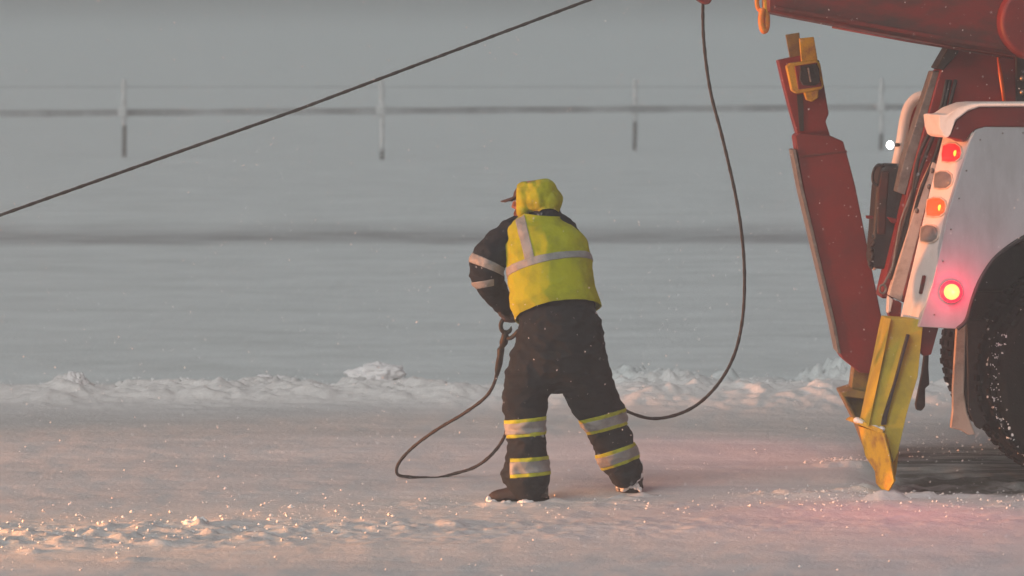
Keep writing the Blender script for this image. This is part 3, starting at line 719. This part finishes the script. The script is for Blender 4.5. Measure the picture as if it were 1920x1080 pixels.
# ------------------------------------------------------------------ person
def ringpts(c, t, rx, ry, n=24, side=Vector((1, 0, 0))):
    t = t.normalized(); a = (side - t * side.dot(t)).normalized(); b = t.cross(a)
    return [c + a * (rx * math.cos(q)) + b * (ry * math.sin(q)) for q in [2 * math.pi * k / n for k in range(n)]]
K = 20.0 / F
def limb(mb, seq, side=Vector((1, 0, 0)), grow=0.0, step=4, scale=1.0, level=False):
    """seq: (px,py,D,rx_px,ry_m)"""
    P = []
    for s in seq:
        c = W(s[0], s[1], s[2]); P.append(Vector((c.x, c.y, c.z)).to_tuple() + ((s[3] * K) * scale + grow, (s[4] if len(s) > 4 else s[3] * K) * scale + grow))
    # catmull on 5-vectors
    Q = [list(p) for p in P]; n5 = len(Q)
    out = []
    def cr(a, b, c, d, t): return [.5 * ((2 * b[i]) + (c[i] - a[i]) * t + (2 * a[i] - 5 * b[i] + 4 * c[i] - d[i]) * t * t + (3 * b[i] - a[i] - 3 * c[i] + d[i]) * t ** 3) for i in range(5)]
    ext = [[2 * Q[0][i] - Q[1][i] for i in range(5)]] + Q + [[2 * Q[-1][i] - Q[-2][i] for i in range(5)]]
    for i in range(1, n5):
        for k in range(step): out.append(cr(ext[i - 1], ext[i], ext[i + 1], ext[i + 2], k / step))
    out.append(Q[-1])
    rings = []
    for i, o in enumerate(out):
        a = Vector(out[min(i + 1, len(out) - 1)][:3]); b = Vector(out[max(i - 1, 0)][:3])
        rings.append(ringpts(Vector(o[:3]), Vector((0, .12, 1)) if level else a - b, max(.003, o[3]), max(.003, o[4]), side=side))
    # rounded ends
    c0 = Vector(out[0][:3]); t0 = (c0 - Vector(out[1][:3])).normalized()
    c1 = Vector(out[-1][:3]); t1 = (c1 - Vector(out[-2][:3])).normalized()
    e0 = min(out[0][3], out[0][4]) * .5; e1 = min(out[-1][3], out[-1][4]) * .5
    rings = [[c0 + (p - c0) * .5 + t0 * e0 for p in rings[0]]] + rings + [[c1 + (p - c1) * .5 + t1 * e1 for p in rings[-1]]]
    mb.loft(rings); return mb
def fuse(mb, name, m, voxel=.01, smooth_it=4, wrinkle=None, parent=None, cuts=(), solid=0, post_sub=0):
    me = bpy.data.meshes.new('tmp'); me.from_pydata([tuple(v) for v in mb.v], [], mb.f)
    bm = bmesh.new(); bm.from_mesh(me); bmesh.ops.recalc_face_normals(bm, faces=bm.faces); bm.to_mesh(me); bm.free()
    o = bpy.data.objects.new('tmp', me); COL.objects.link(o)
    r = o.modifiers.new('r', 'REMESH'); r.mode = 'VOXEL'; r.voxel_size = voxel; r.use_smooth_shade = True
    if smooth_it:
        s = o.modifiers.new('s', 'SMOOTH'); s.factor = .5; s.iterations = smooth_it
    dg = bpy.context.evaluated_depsgraph_get(); dg.update()
    me2 = bpy.data.meshes.new_from_object(o.evaluated_get(dg)); bpy.data.objects.remove(o)
    bm = bmesh.new(); bm.from_mesh(me2)
    if wrinkle:
        bm.normal_update()
        nr_ = [(v, v.normal.copy()) for v in bm.verts]
        for v, nn in nr_: v.co += nn * wrinkle(v.co)
    for co_, no_ in cuts:
        bmesh.ops.bisect_plane(bm, geom=bm.verts[:] + bm.edges[:] + bm.faces[:], plane_co=co_, plane_no=no_, clear_outer=True)
    c = sum((v.co for v in bm.verts), Vector()) / len(bm.verts)
    for v in bm.verts: v.co -= c
    me3 = bpy.data.meshes.new(name); bm.to_mesh(me3); bm.free(); me3.materials.append(m)
    for p in me3.polygons: p.use_smooth = True
    ob = bpy.data.objects.new(name, me3); ob.location = c
    link(ob, parent)
    if solid:
        s = ob.modifiers.new('solid', 'SOLIDIFY'); s.thickness = solid; s.offset = 1
    return ob
def band(src, name, m, cuts, off, parent=None, thick=.003):
    base = abs_loc(src)
    bm = bmesh.new(); bm.from_mesh(src.data)
    for v in bm.verts: v.co += base
    for co_, no_ in cuts:
        bmesh.ops.bisect_plane(bm, geom=bm.verts[:] + bm.edges[:] + bm.faces[:], plane_co=co_, plane_no=no_, clear_outer=True)
    bm.normal_update()
    for v, nn in [(v, v.normal.copy()) for v in bm.verts]: v.co += nn * off
    if not bm.verts: print('EMPTY BAND', name); return None
    c = sum((v.co for v in bm.verts), Vector()) / len(bm.verts)
    for v in bm.verts: v.co -= c
    me = bpy.data.meshes.new(name); bm.to_mesh(me); bm.free(); me.materials.clear(); me.materials.append(m)
    for p in me.polygons: p.use_smooth = True
    o = bpy.data.objects.new(name, me); o.location = c; link(o, parent or src)
    s = o.modifiers.new('solid', 'SOLIDIFY'); s.thickness = thick + off; s.offset = -1
    return o
def plane(p1, p2, p3, keep):
    """cut plane through three picture points (px,py,D); keeps the side of point keep"""
    a, b, c = W(*p1), W(*p2), W(*p3); n = (b - a).cross(c - a).normalized(); k = W(*keep)
    if n.dot(k - a) > 0: n = -n
    return (a, n)
def wr(amp, fx, fz, seed, fine=.3):
    def f(p):
        q = Vector((p.x * fx, p.y * fx, p.z * fz + seed))
        a = noise.noise(q); b = noise.noise(q * 2.1 + Vector((5, 1, 2))); c = noise.noise(q * 4.3 + Vector((1, 7, 2)))
        return amp * (.9 * (1 - 3.2 * abs(a)) + fine * 1.5 * (.5 - 2.4 * abs(b)) + fine * .5 * c)
    return f

torso = [(1048, 640, 19.97, 80, .165), (1047, 600, 19.97, 79, .17), (1042, 560, 19.99, 77, .165), (1036, 520, 20.02, 74, .16), (1031, 480, 20.05, 72, .155),
         (1022, 450, 20.09, 70, .145), (1017, 432, 20.11, 58, .125), (1018, 414, 20.13, 37, .095), (1018, 398, 20.14, 32, .085)]
l_arm = [(965, 440, 20.12, 26, .085), (938, 458, 20.10, 31, .095), (919, 484, 20.08, 34, .095), (912, 512, 20.10, 32, .09), (924, 540, 20.17, 26, .075), (940, 566, 20.24, 19.5, .06), (949, 582, 20.28, 15, .05)]
r_arm = [(1056, 440, 20.14, 25, .085), (1070, 468, 20.22, 25, .085), (1076, 505, 20.32, 25, .08), (1060, 545, 20.40, 22, .07), (1005, 575, 20.38, 18, .055), (975, 590, 20.33, 15, .05)]
l_leg = [(1016, 640, 19.98, 47, .15), (999, 690, 19.98, 47, .14), (985, 735, 19.98, 44, .13), (984, 770, 19.96, 40, .115), (985, 800, 19.95, 36, .105), (988, 840, 19.95, 36.5, .105), (987, 880, 19.95, 41, .11), (991, 905, 19.95, 39, .11), (996, 926, 19.95, 32, .095)]
r_leg = [(1082, 640, 19.98, 48, .15), (1094, 690, 20.02, 48, .14), (1106, 735, 20.08, 47, .13), (1127, 774, 20.15, 42, .12), (1144, 815, 20.21, 39, .115), (1159, 855, 20.27, 37.5, .11), (1171, 882, 20.30, 34, .10), (1176, 894, 20.32, 31, .09)]
pelvis = [(1046, 560, 19.99, 62, .145), (1049, 588, 19.98, 71, .158), (1050, 608, 19.97, 77, .165), (1050, 640, 19.97, 82, .17), (1045, 680, 19.98, 87, .165), (1042, 708, 20.0, 79, .13)]

# body: one continuous skin surface under the clothes
FD = Vector((-.96, .28, -.04)).normalized()          # where the face points
SD = Vector((FD.y, -FD.x, 0)).normalized(); UPV = SD.cross(FD).normalized()
if UPV.z < 0: UPV = -UPV
HC = W(998, 376, 20.15)
HR = Matrix((FD, SD, UPV)).transposed()
b = MB()
def thin(seq, k=.72): return [(s[0], s[1], s[2], s[3] * k, s[4] * k) for s in seq]
limb(b, thin(torso), level=True); limb(b, thin(pelvis)); limb(b, thin(l_arm)); limb(b, thin(r_arm)); limb(b, thin(l_leg)); limb(b, thin(r_leg))
limb(b, [(1018, 430, 20.13, 20, .06), (1012, 400, 20.14, 20, .06), (1008, 385, 20.15, 20, .06)])
b.ell(HC + HR @ Vector((-.01, 0, .02)), .098, .075, .095, HR)
b.ell(HC + HR @ Vector((.035, 0, -.045)), .058, .055, .062, HR)
b.ell(HC + HR @ Vector((.080, 0, -.085)), .022, .028, .022, HR)        # chin
b.tube([HC + HR @ Vector((.085, 0, .012)), HC + HR @ Vector((.104, 0, -.012)), HC + HR @ Vector((.112, 0, -.030)), HC + HR @ Vector((.09, 0, -.036))], [.009, .012, .015, .012], 8)
b.tube([HC + HR @ Vector((.084, -.035, .022)), HC + HR @ Vector((.094, 0, .022)), HC + HR @ Vector((.084, .035, .022))], .011, 8)  # brow
b.tube([HC + HR @ Vector((.082, -.022, -.056)), HC + HR @ Vector((.095, 0, -.054)), HC + HR @ Vector((.082, .022, -.056))], .008, 8)  # lips
for s_ in (-1, 1): b.ell(HC + HR @ Vector((-.01, s_ * .078, -.015)), .022, .008, .032, HR)
PERSON = fuse(b, 'person', M['skin'], voxel=.006, smooth_it=2)
tag(PERSON, 'worker seen from behind in yellow vest and hood, dark striped trousers, holding a cable hook', 'person')
for s_ in (-1, 1):
    e = MB(); e.ell(HC + HR @ Vector((.082, s_ * .030, .004)), .012, .013, .010, HR, n=10, m=8); e.build('eye', M['white'], PERSON, smooth=True)

# jacket with sleeves and collar
j = MB()
limb(j, [(s[0], s[1], s[2], s[3] - 5, s[4] - .014) for s in torso[:6]] + [(1021, 430, 20.11, 66, .122), (1022, 414, 20.13, 40, .10), (1021, 400, 20.14, 32, .09), (1020, 392, 20.14, 30, .085)], level=True)
limb(j, l_arm); limb(j, r_arm)
limb(j, [(1000, 418, 20.13, 20, .07), (965, 432, 20.12, 25, .08), (945, 448, 20.1, 26, .08)])
limb(j, [(1040, 414, 20.13, 20, .07), (1061, 432, 20.12, 21, .08), (1074, 457, 20.14, 20, .08)])
jw = wr(.007, 8, 13, 3, .45)
JK = fuse(j, 'jacket', M['jacket'], voxel=.0085, smooth_it=5, wrinkle=jw, parent=PERSON)
def dcut(px, py, D, keepdx): return None
# sleeve bands (around the elbow and the forearm)
lx = plane((948, 400, 20), (948, 600, 20), (948, 400, 21), (900, 500, 20)); lx2 = plane((926, 400, 20), (926, 600, 20), (926, 400, 21), (900, 500, 20))
band(JK, 'reflective_band', M['silver'], [plane((896, 480, 20.1), (943, 502, 20.1), (900, 488, 20.4), (900, 520, 20.1)), plane((887, 495, 20.1), (937, 515, 20.1), (893, 503, 20.4), (925, 470, 20.1)), lx], .003)
band(JK, 'reflective_band', M['silver'], [plane((893, 528, 20.1), (926, 522, 20.1), (895, 524, 20.4), (920, 560, 20.1)), plane((899, 540, 20.1), (930, 534, 20.1), (899, 537, 20.4), (900, 500, 20.1)), lx2], .003)
# trousers
t_ = MB(); limb(t_, pelvis); limb(t_, l_leg); limb(t_, r_leg)
limb(t_, [(1150, 752, 20.14, 10, .04), (1158, 766, 20.15, 13, .05), (1163, 780, 20.16, 8, .04)])
limb(t_, [(953, 868, 19.97, 9, .04), (951, 888, 19.97, 12, .05), (960, 905, 19.96, 10, .05)])
TRS = fuse(t_, 'trousers', M['cloth'], voxel=.0085, smooth_it=5, wrinkle=wr(.009, 6, 11, 9, .5), parent=PERSON)
def legband(top, bot, lim, D, ex=5.5):
    """top/bot: ((x,y),(x,y)); lim: keep-side cuts"""
    def pl(seg, dy, keep):
        (x1, y1), (x2, y2) = seg
        return plane((x1, y1 + dy, D), (x2, y2 + dy, D), (x1, y1 + dy - 7, D + .4), keep)
    cx = (top[0][0] + top[1][0]) / 2
    kb, kt = (cx, bot[0][1] + 200, D), (cx, top[0][1] - 200, D)
    o = band(TRS, 'reflective_band', M['edging'], [pl(top, 0, kb), pl(bot, 0, kt)] + lim, .004)
    band(TRS, 'silver_tape', M['silver'], [pl(top, ex + 1, kb), pl(bot, -ex - 1, kt)] + lim, .0065, parent=o)
Lc = [plane((1045, 700, 20), (1045, 900, 20), (1045, 700, 21), (980, 800, 20))]
Ll = Lc + [plane((957, 700, 19.9), (957, 960, 19.9), (950, 700, 21), (990, 800, 19.9))]
Rc = [plane((1050, 700, 20), (1090, 900, 20), (1050, 700, 21), (1180, 800, 20))]
legband(((950, 789), (1020, 782)), ((950, 823), (1020, 816)), Lc, 19.85)
legband(((955, 861), (1030, 856)), ((955, 897), (1030, 891)), Ll, 19.85)
legband(((1088, 788), (1168, 767)), ((1102, 816), (1178, 796)), Rc, 20.1)
legband(((1120, 853), (1190, 830)), ((1134, 882), (1196, 860)), Rc, 20.2)
# vest
v_ = MB()
vt = [(1050, 612, 19.97, 78, .175), (1046, 590, 19.975, 80, .178), (1040, 565, 19.985, 82, .176), (1034, 540, 20.0, 78, .172), (1031, 512, 20.02, 76.5, .17), (1028, 480, 20.05, 77.5, .168), (1021, 450, 20.08, 75, .160), (1014, 430, 20.10, 66, .140), (1012, 414, 20.12, 44, .112), (1014, 404, 20.13, 36, .1)]
limb(v_, vt, grow=.004, level=True)
VW = wr(.0065, 4.5, 6.5, 17, .45)
hem = plane((966, 604, 20.05), (1052, 564, 19.80), (1126, 574, 20.05), (1035, 480, 20.0))
hem = plane((966, 606, 20.02), (1052, 562, 19.80), (1128, 585, 20.08), (1035, 480, 20.0))
neckc = plane((978, 402, 20.05), (1020, 406, 20.02), (1010, 396, 20.3), (1020, 480, 20.0))
VS = fuse(v_, 'vest', M['hivis'], voxel=.007, smooth_it=5, wrinkle=VW, parent=PERSON, cuts=(hem, neckc), solid=.006)
backonly = plane((900, 300, 20.06), (900, 700, 20.06), (1100, 500, 20.06), (1000, 500, 19.5))
h1 = plane((954, 509, 20.05), (1040, 474, 19.88), (1107, 478, 20.05), (1040, 600, 19.9)); h2 = plane((955, 526, 20.05), (1040, 489, 19.88), (1108, 491, 20.05), (1040, 400, 19.9))
band(VS, 'reflective_band', M['silver'], [h1, h2], .010)
v1 = plane((966, 409, 20), (985, 485, 20), (966, 409, 19.5), (1100, 400, 20)); v2 = plane((985, 409, 20), (1003, 485, 20), (985, 409, 19.5), (900, 400, 20))
band(VS, 'reflective_band', M['silver'], [v1, v2, backonly, plane((954, 511, 20.05), (1040, 476, 19.88), (1107, 480, 20.05), (1040, 400, 19.9))], .009)
# hood
h_ = MB()
h_.ell(W(1010, 371, 20.14), 38 * K, .118, 33 * K); h_.ell(W(1018, 360, 20.13), 26 * K, .09, 24 * K); h_.ell(W(1030, 376, 20.13), 24 * K, .10, 25 * K)
h_.ell(W(986, 372, 20.16), 24 * K, .112, 31 * K); h_.ell(W(980, 392, 20.16), 16 * K, .10, 16 * K); h_.ell(W(1017, 346, 20.13), 8 * K, .05, 9 * K)
h_.ell(W(1022, 392, 20.13), 27 * K, .095, 16 * K)
hcut = plane((967, 340, 20.0), (967, 410, 20.0), (975, 370, 20.35), (1010, 370, 20.1))
hbot = plane((962, 411, 20.1), (1050, 398, 20.1), (1000, 389, 20.0), (1010, 360, 20.1))
HD_ = fuse(h_, 'hood', M['hivis_hood'], voxel=.007, smooth_it=2, wrinkle=wr(.0042, 11, 8, 31, .4), parent=PERSON, cuts=(hcut, hbot), solid=.004)
# cap with a peak
c_ = MB(); c_.ell(HC + HR @ Vector((.010, 0, .030)), .098, .079, .070, HR)
rings = []
for i in range(9):
    y = -.065 + .13 * i / 8; k = 1 - (y / .075) ** 2; x0 = .065; x1 = .088 + .095 * math.sqrt(max(0, k))
    rings.append([HC + HR @ Vector(p) for p in ((x0, y, .036), (x1, y, .004 - .12 * y * y / .1), (x1, y, -.002 - .12 * y * y / .1), (x0, y, .028))])
c_.loft(rings)
fuse(c_, 'cap', M['cap'], voxel=.004, smooth_it=1, parent=PERSON)
# scarf over the mouth
s__ = MB(); s__.ell(HC + HR @ Vector((.045, 0, -.075)), .066, .064, .05, HR); s__.ell(HC + HR @ Vector((.01, 0, -.10)), .08, .075, .04, HR)
fuse(s__, 'neck_warmer', mat('dark_red_fleece', (.10, .035, .025), .9), voxel=.006, smooth_it=2, parent=PERSON)
# gloves closed on the hook
def hand(wrist, palm, knuck, tip_dirs, thumb, mirror=1):
    h = MB(); wv, pv, kv = W(*wrist), W(*palm), W(*knuck)
    ax_ = (kv - wv).normalized()
    h.tube([wv - ax_ * .03, wv, pv, kv], [.034, .034, .043, .034], 14)
    return h, wv, pv, kv, ax_
def glove(wrist, knuck, curl, across):
    wv, kv = W(*wrist), W(*knuck); axd = (kv - wv).normalized(); cu = Vector(curl).normalized(); ac = Vector(across).normalized()
    h = MB(); rings = []
    for t, a, b2 in ((-.35, .036, .030), (0, .034, .026), (.45, .044, .022), (1, .043, .019), (1.12, .036, .014)):
        c = wv + (kv - wv) * t; rings.append([c + ac * (a * math.cos(q)) + cu * (b2 * math.sin(q)) for q in [2 * math.pi * k / 16 for k in range(16)]])
    h.loft(rings)
    for i, ln_ in enumerate((.070, .080, .074, .058)):
        o = kv + ac * (-.032 + .0215 * i); L1, L2, L3 = ln_ * .45, ln_ * .33, ln_ * .26
        p0 = o - axd * .012; p1 = o + axd * L1 * .8 + cu * L1 * .55; p2 = p1 + cu * L2 * .95 - axd * L2 * .25; p3 = p2 - axd * L3 * .9 + cu * L3 * .3
        h.tube([p0, o + axd * .006, p1, p2, p3], [.0115, .0115, .0108, .010, .0082], 10)
    tb0 = wv + (kv - wv) * .25 - ac * .032; t1 = tb0 - ac * .016 + axd * .028 + cu * .012; t2 = t1 + axd * .022 + cu * .026 + ac * .006; t3 = t2 + cu * .016 + ac * .016
    h.tube([tb0, t1, t2, t3], [.017, .0145, .012, .009], 10)
    return h
g1 = glove((944, 574, 20.26), (950, 591, 20.25), (.5, -.6, -.2), (.75, .65, 0))
fuse(g1, 'glove', M['glove'], voxel=.0035, smooth_it=1, parent=PERSON)
g2 = glove((984, 588, 20.36), (966, 598, 20.28), (-.7, -.3, .3), (.1, .95, .2))
fuse(g2, 'glove', M['glove'], voxel=.0035, smooth_it=1, parent=PERSON)
# boots
bt = MB(); X = Vector((0, 1, 0))
bl = []
for px, py, rx_, rz_ in ((1028, 922, .055, .05), (1012, 918, .062, .065), (990, 919, .062, .065), (965, 925, .056, .048), (945, 929, .052, .040), (932, 931, .048, .038), (922, 933, .040, .032), (915, 935, .02, .016)):
    c = W(px, py, 19.95); zb = .004
    zt_ = c.z + rz_ * .6; ring = []
    for q in [2 * math.pi * k / 18 for k in range(18)]:
        ring.append(Vector((c.x, c.y + rx_ * math.cos(q), max(zb, c.z + rz_ * math.sin(q)))))
    bl.append(ring)
bt.loft(bl)
bt.tube([W(1000, 930, 19.95), W(996, 900, 19.95), W(992, 870, 19.95)], [.075, .07, .068], 16)
BL = fuse(bt, 'boot', M['boot'], voxel=.006, smooth_it=2, parent=PERSON)
so_ = MB(); so_.loft([[Vector((W(px, 940, 19.95).x, 19.95 + yy, z)) for yy, z in ((-.052 * k, .0), (.052 * k, .0), (.052 * k, .024), (-.052 * k, .024))] for px, k in ((1030, .7), (1018, 1), (975, .85), (945, 1), (926, .6))]); so_.build('sole', M['rubber'], BL, bevel=.006)
bt = MB(); bl = []
for dy, wx, rz_, cz in ((-.055, .04, .055, .055), (-.035, .066, .075, .07), (0, .076, .085, .08), (.07, .07, .07, .065), (.14, .062, .05, .05), (.20, .056, .04, .04), (.245, .035, .028, .03)):
    c = G(1181, 922); c = Vector((c.x + .0 + dy * .05, c.y + dy + .02, cz)); ring = []
    for q in [2 * math.pi * k / 18 for k in range(18)]:
        ring.append(Vector((c.x + wx * math.cos(q), c.y, max(.004, cz + rz_ * math.sin(q)))))
    bl.append(ring)
bt.loft(bl)
bt.tube([W(1181, 915, 20.38), W(1176, 890, 20.34), W(1168, 865, 20.3)], [.078, .072, .07], 16)
BR = fuse(bt, 'boot', M['bootsnow'], voxel=.006, smooth_it=2, wrinkle=wr(.005, 20, 20, 3), parent=PERSON)
BR['label'] = 'snow-caked right boot'
sn = MB()
rb = random.Random(4)
for i in range(34):
    a = rb.uniform(-.9, .9); g0 = G(1181, 922)
    sn.ell((g0.x + .078 * math.sin(a), g0.y - .02 - .055 * math.cos(a), rb.uniform(.01, .17)), rb.uniform(.008, .022), .014, rb.uniform(.008, .02), n=8, m=6)
fuse(sn, 'boot_snow', M['snowlump'], voxel=.004, smooth_it=1, wrinkle=wr(.006, 40, 40, 5), parent=BR)
# snow on the toe of the left boot
sn = MB(); sn.ell(W(924, 941, 19.9), .022, .03, .010); sn.ell(W(950, 943, 19.88), .03, .03, .010); sn.ell(W(985, 941, 19.86), .045, .025, .010); sn.ell(W(916, 936, 19.93), .012, .03, .014)
fuse(sn, 'boot_snow', M['snowlump'], voxel=.004, smooth_it=1, wrinkle=wr(.006, 40, 40, 2), parent=PERSON)

# ------------------------------------------------------------------ falling snow
def flakes():
    rnd = random.Random(21); mb = MB()
    for _ in range(36000):
        D = 13 + 70 * rnd.random() ** .9; px = rnd.uniform(-250, 2170); py = rnd.uniform(-120, 1150)
        p = W(px, py, D)
        if p.z < .1 or (19.3 < D < 23.5 and px > 1430): continue
        s = (.0008 + .0024 * rnd.random() ** 3) * (1 + .036 * (D - 12)); d = Vector((rnd.uniform(-.6, .6), rnd.uniform(-.3, .3), -1)).normalized()
        a = Vector((1, 0, 0)); b = Vector((0, 1, 0))
        mb.add([p + a * s, p - a * s, p + b * s, p - b * s, p + d * s * 1.3, p - d * s * 1.3], [[0, 2, 4], [2, 1, 4], [1, 3, 4], [3, 0, 4], [2, 0, 5], [1, 2, 5], [3, 1, 5], [0, 3, 5]])
    tag(mb.build('falling_snow', M['snowlump']), 'fine snowflakes falling through the air', 'snowfall', kind='stuff')
flakes()

# ------------------------------------------------------------------ haze
me = bpy.data.meshes.new('haze'); bm = bmesh.new(); bmesh.ops.create_cube(bm, size=1); bm.to_mesh(me); bm.free()
hz = bpy.data.objects.new('haze', me); COL.objects.link(hz)
hz.scale = (2400, 2120, 7.2); hz.location = (0, 940, 2.4); hz['kind'] = 'stuff'; tag(hz, 'pale grey haze of driving snow over the whole road', 'haze')
hm = bpy.data.materials.new('haze'); hm.use_nodes = True; n = hm.node_tree.nodes; n.clear()
pv = n.new('ShaderNodeVolumePrincipled'); pv.inputs['Density'].default_value = .0062; pv.inputs['Color'].default_value = (.885, .94, .945, 1); pv.inputs['Anisotropy'].default_value = .1
ou = n.new('ShaderNodeOutputMaterial'); hm.node_tree.links.new(pv.outputs[0], ou.inputs['Volume'])
me.materials.append(hm)
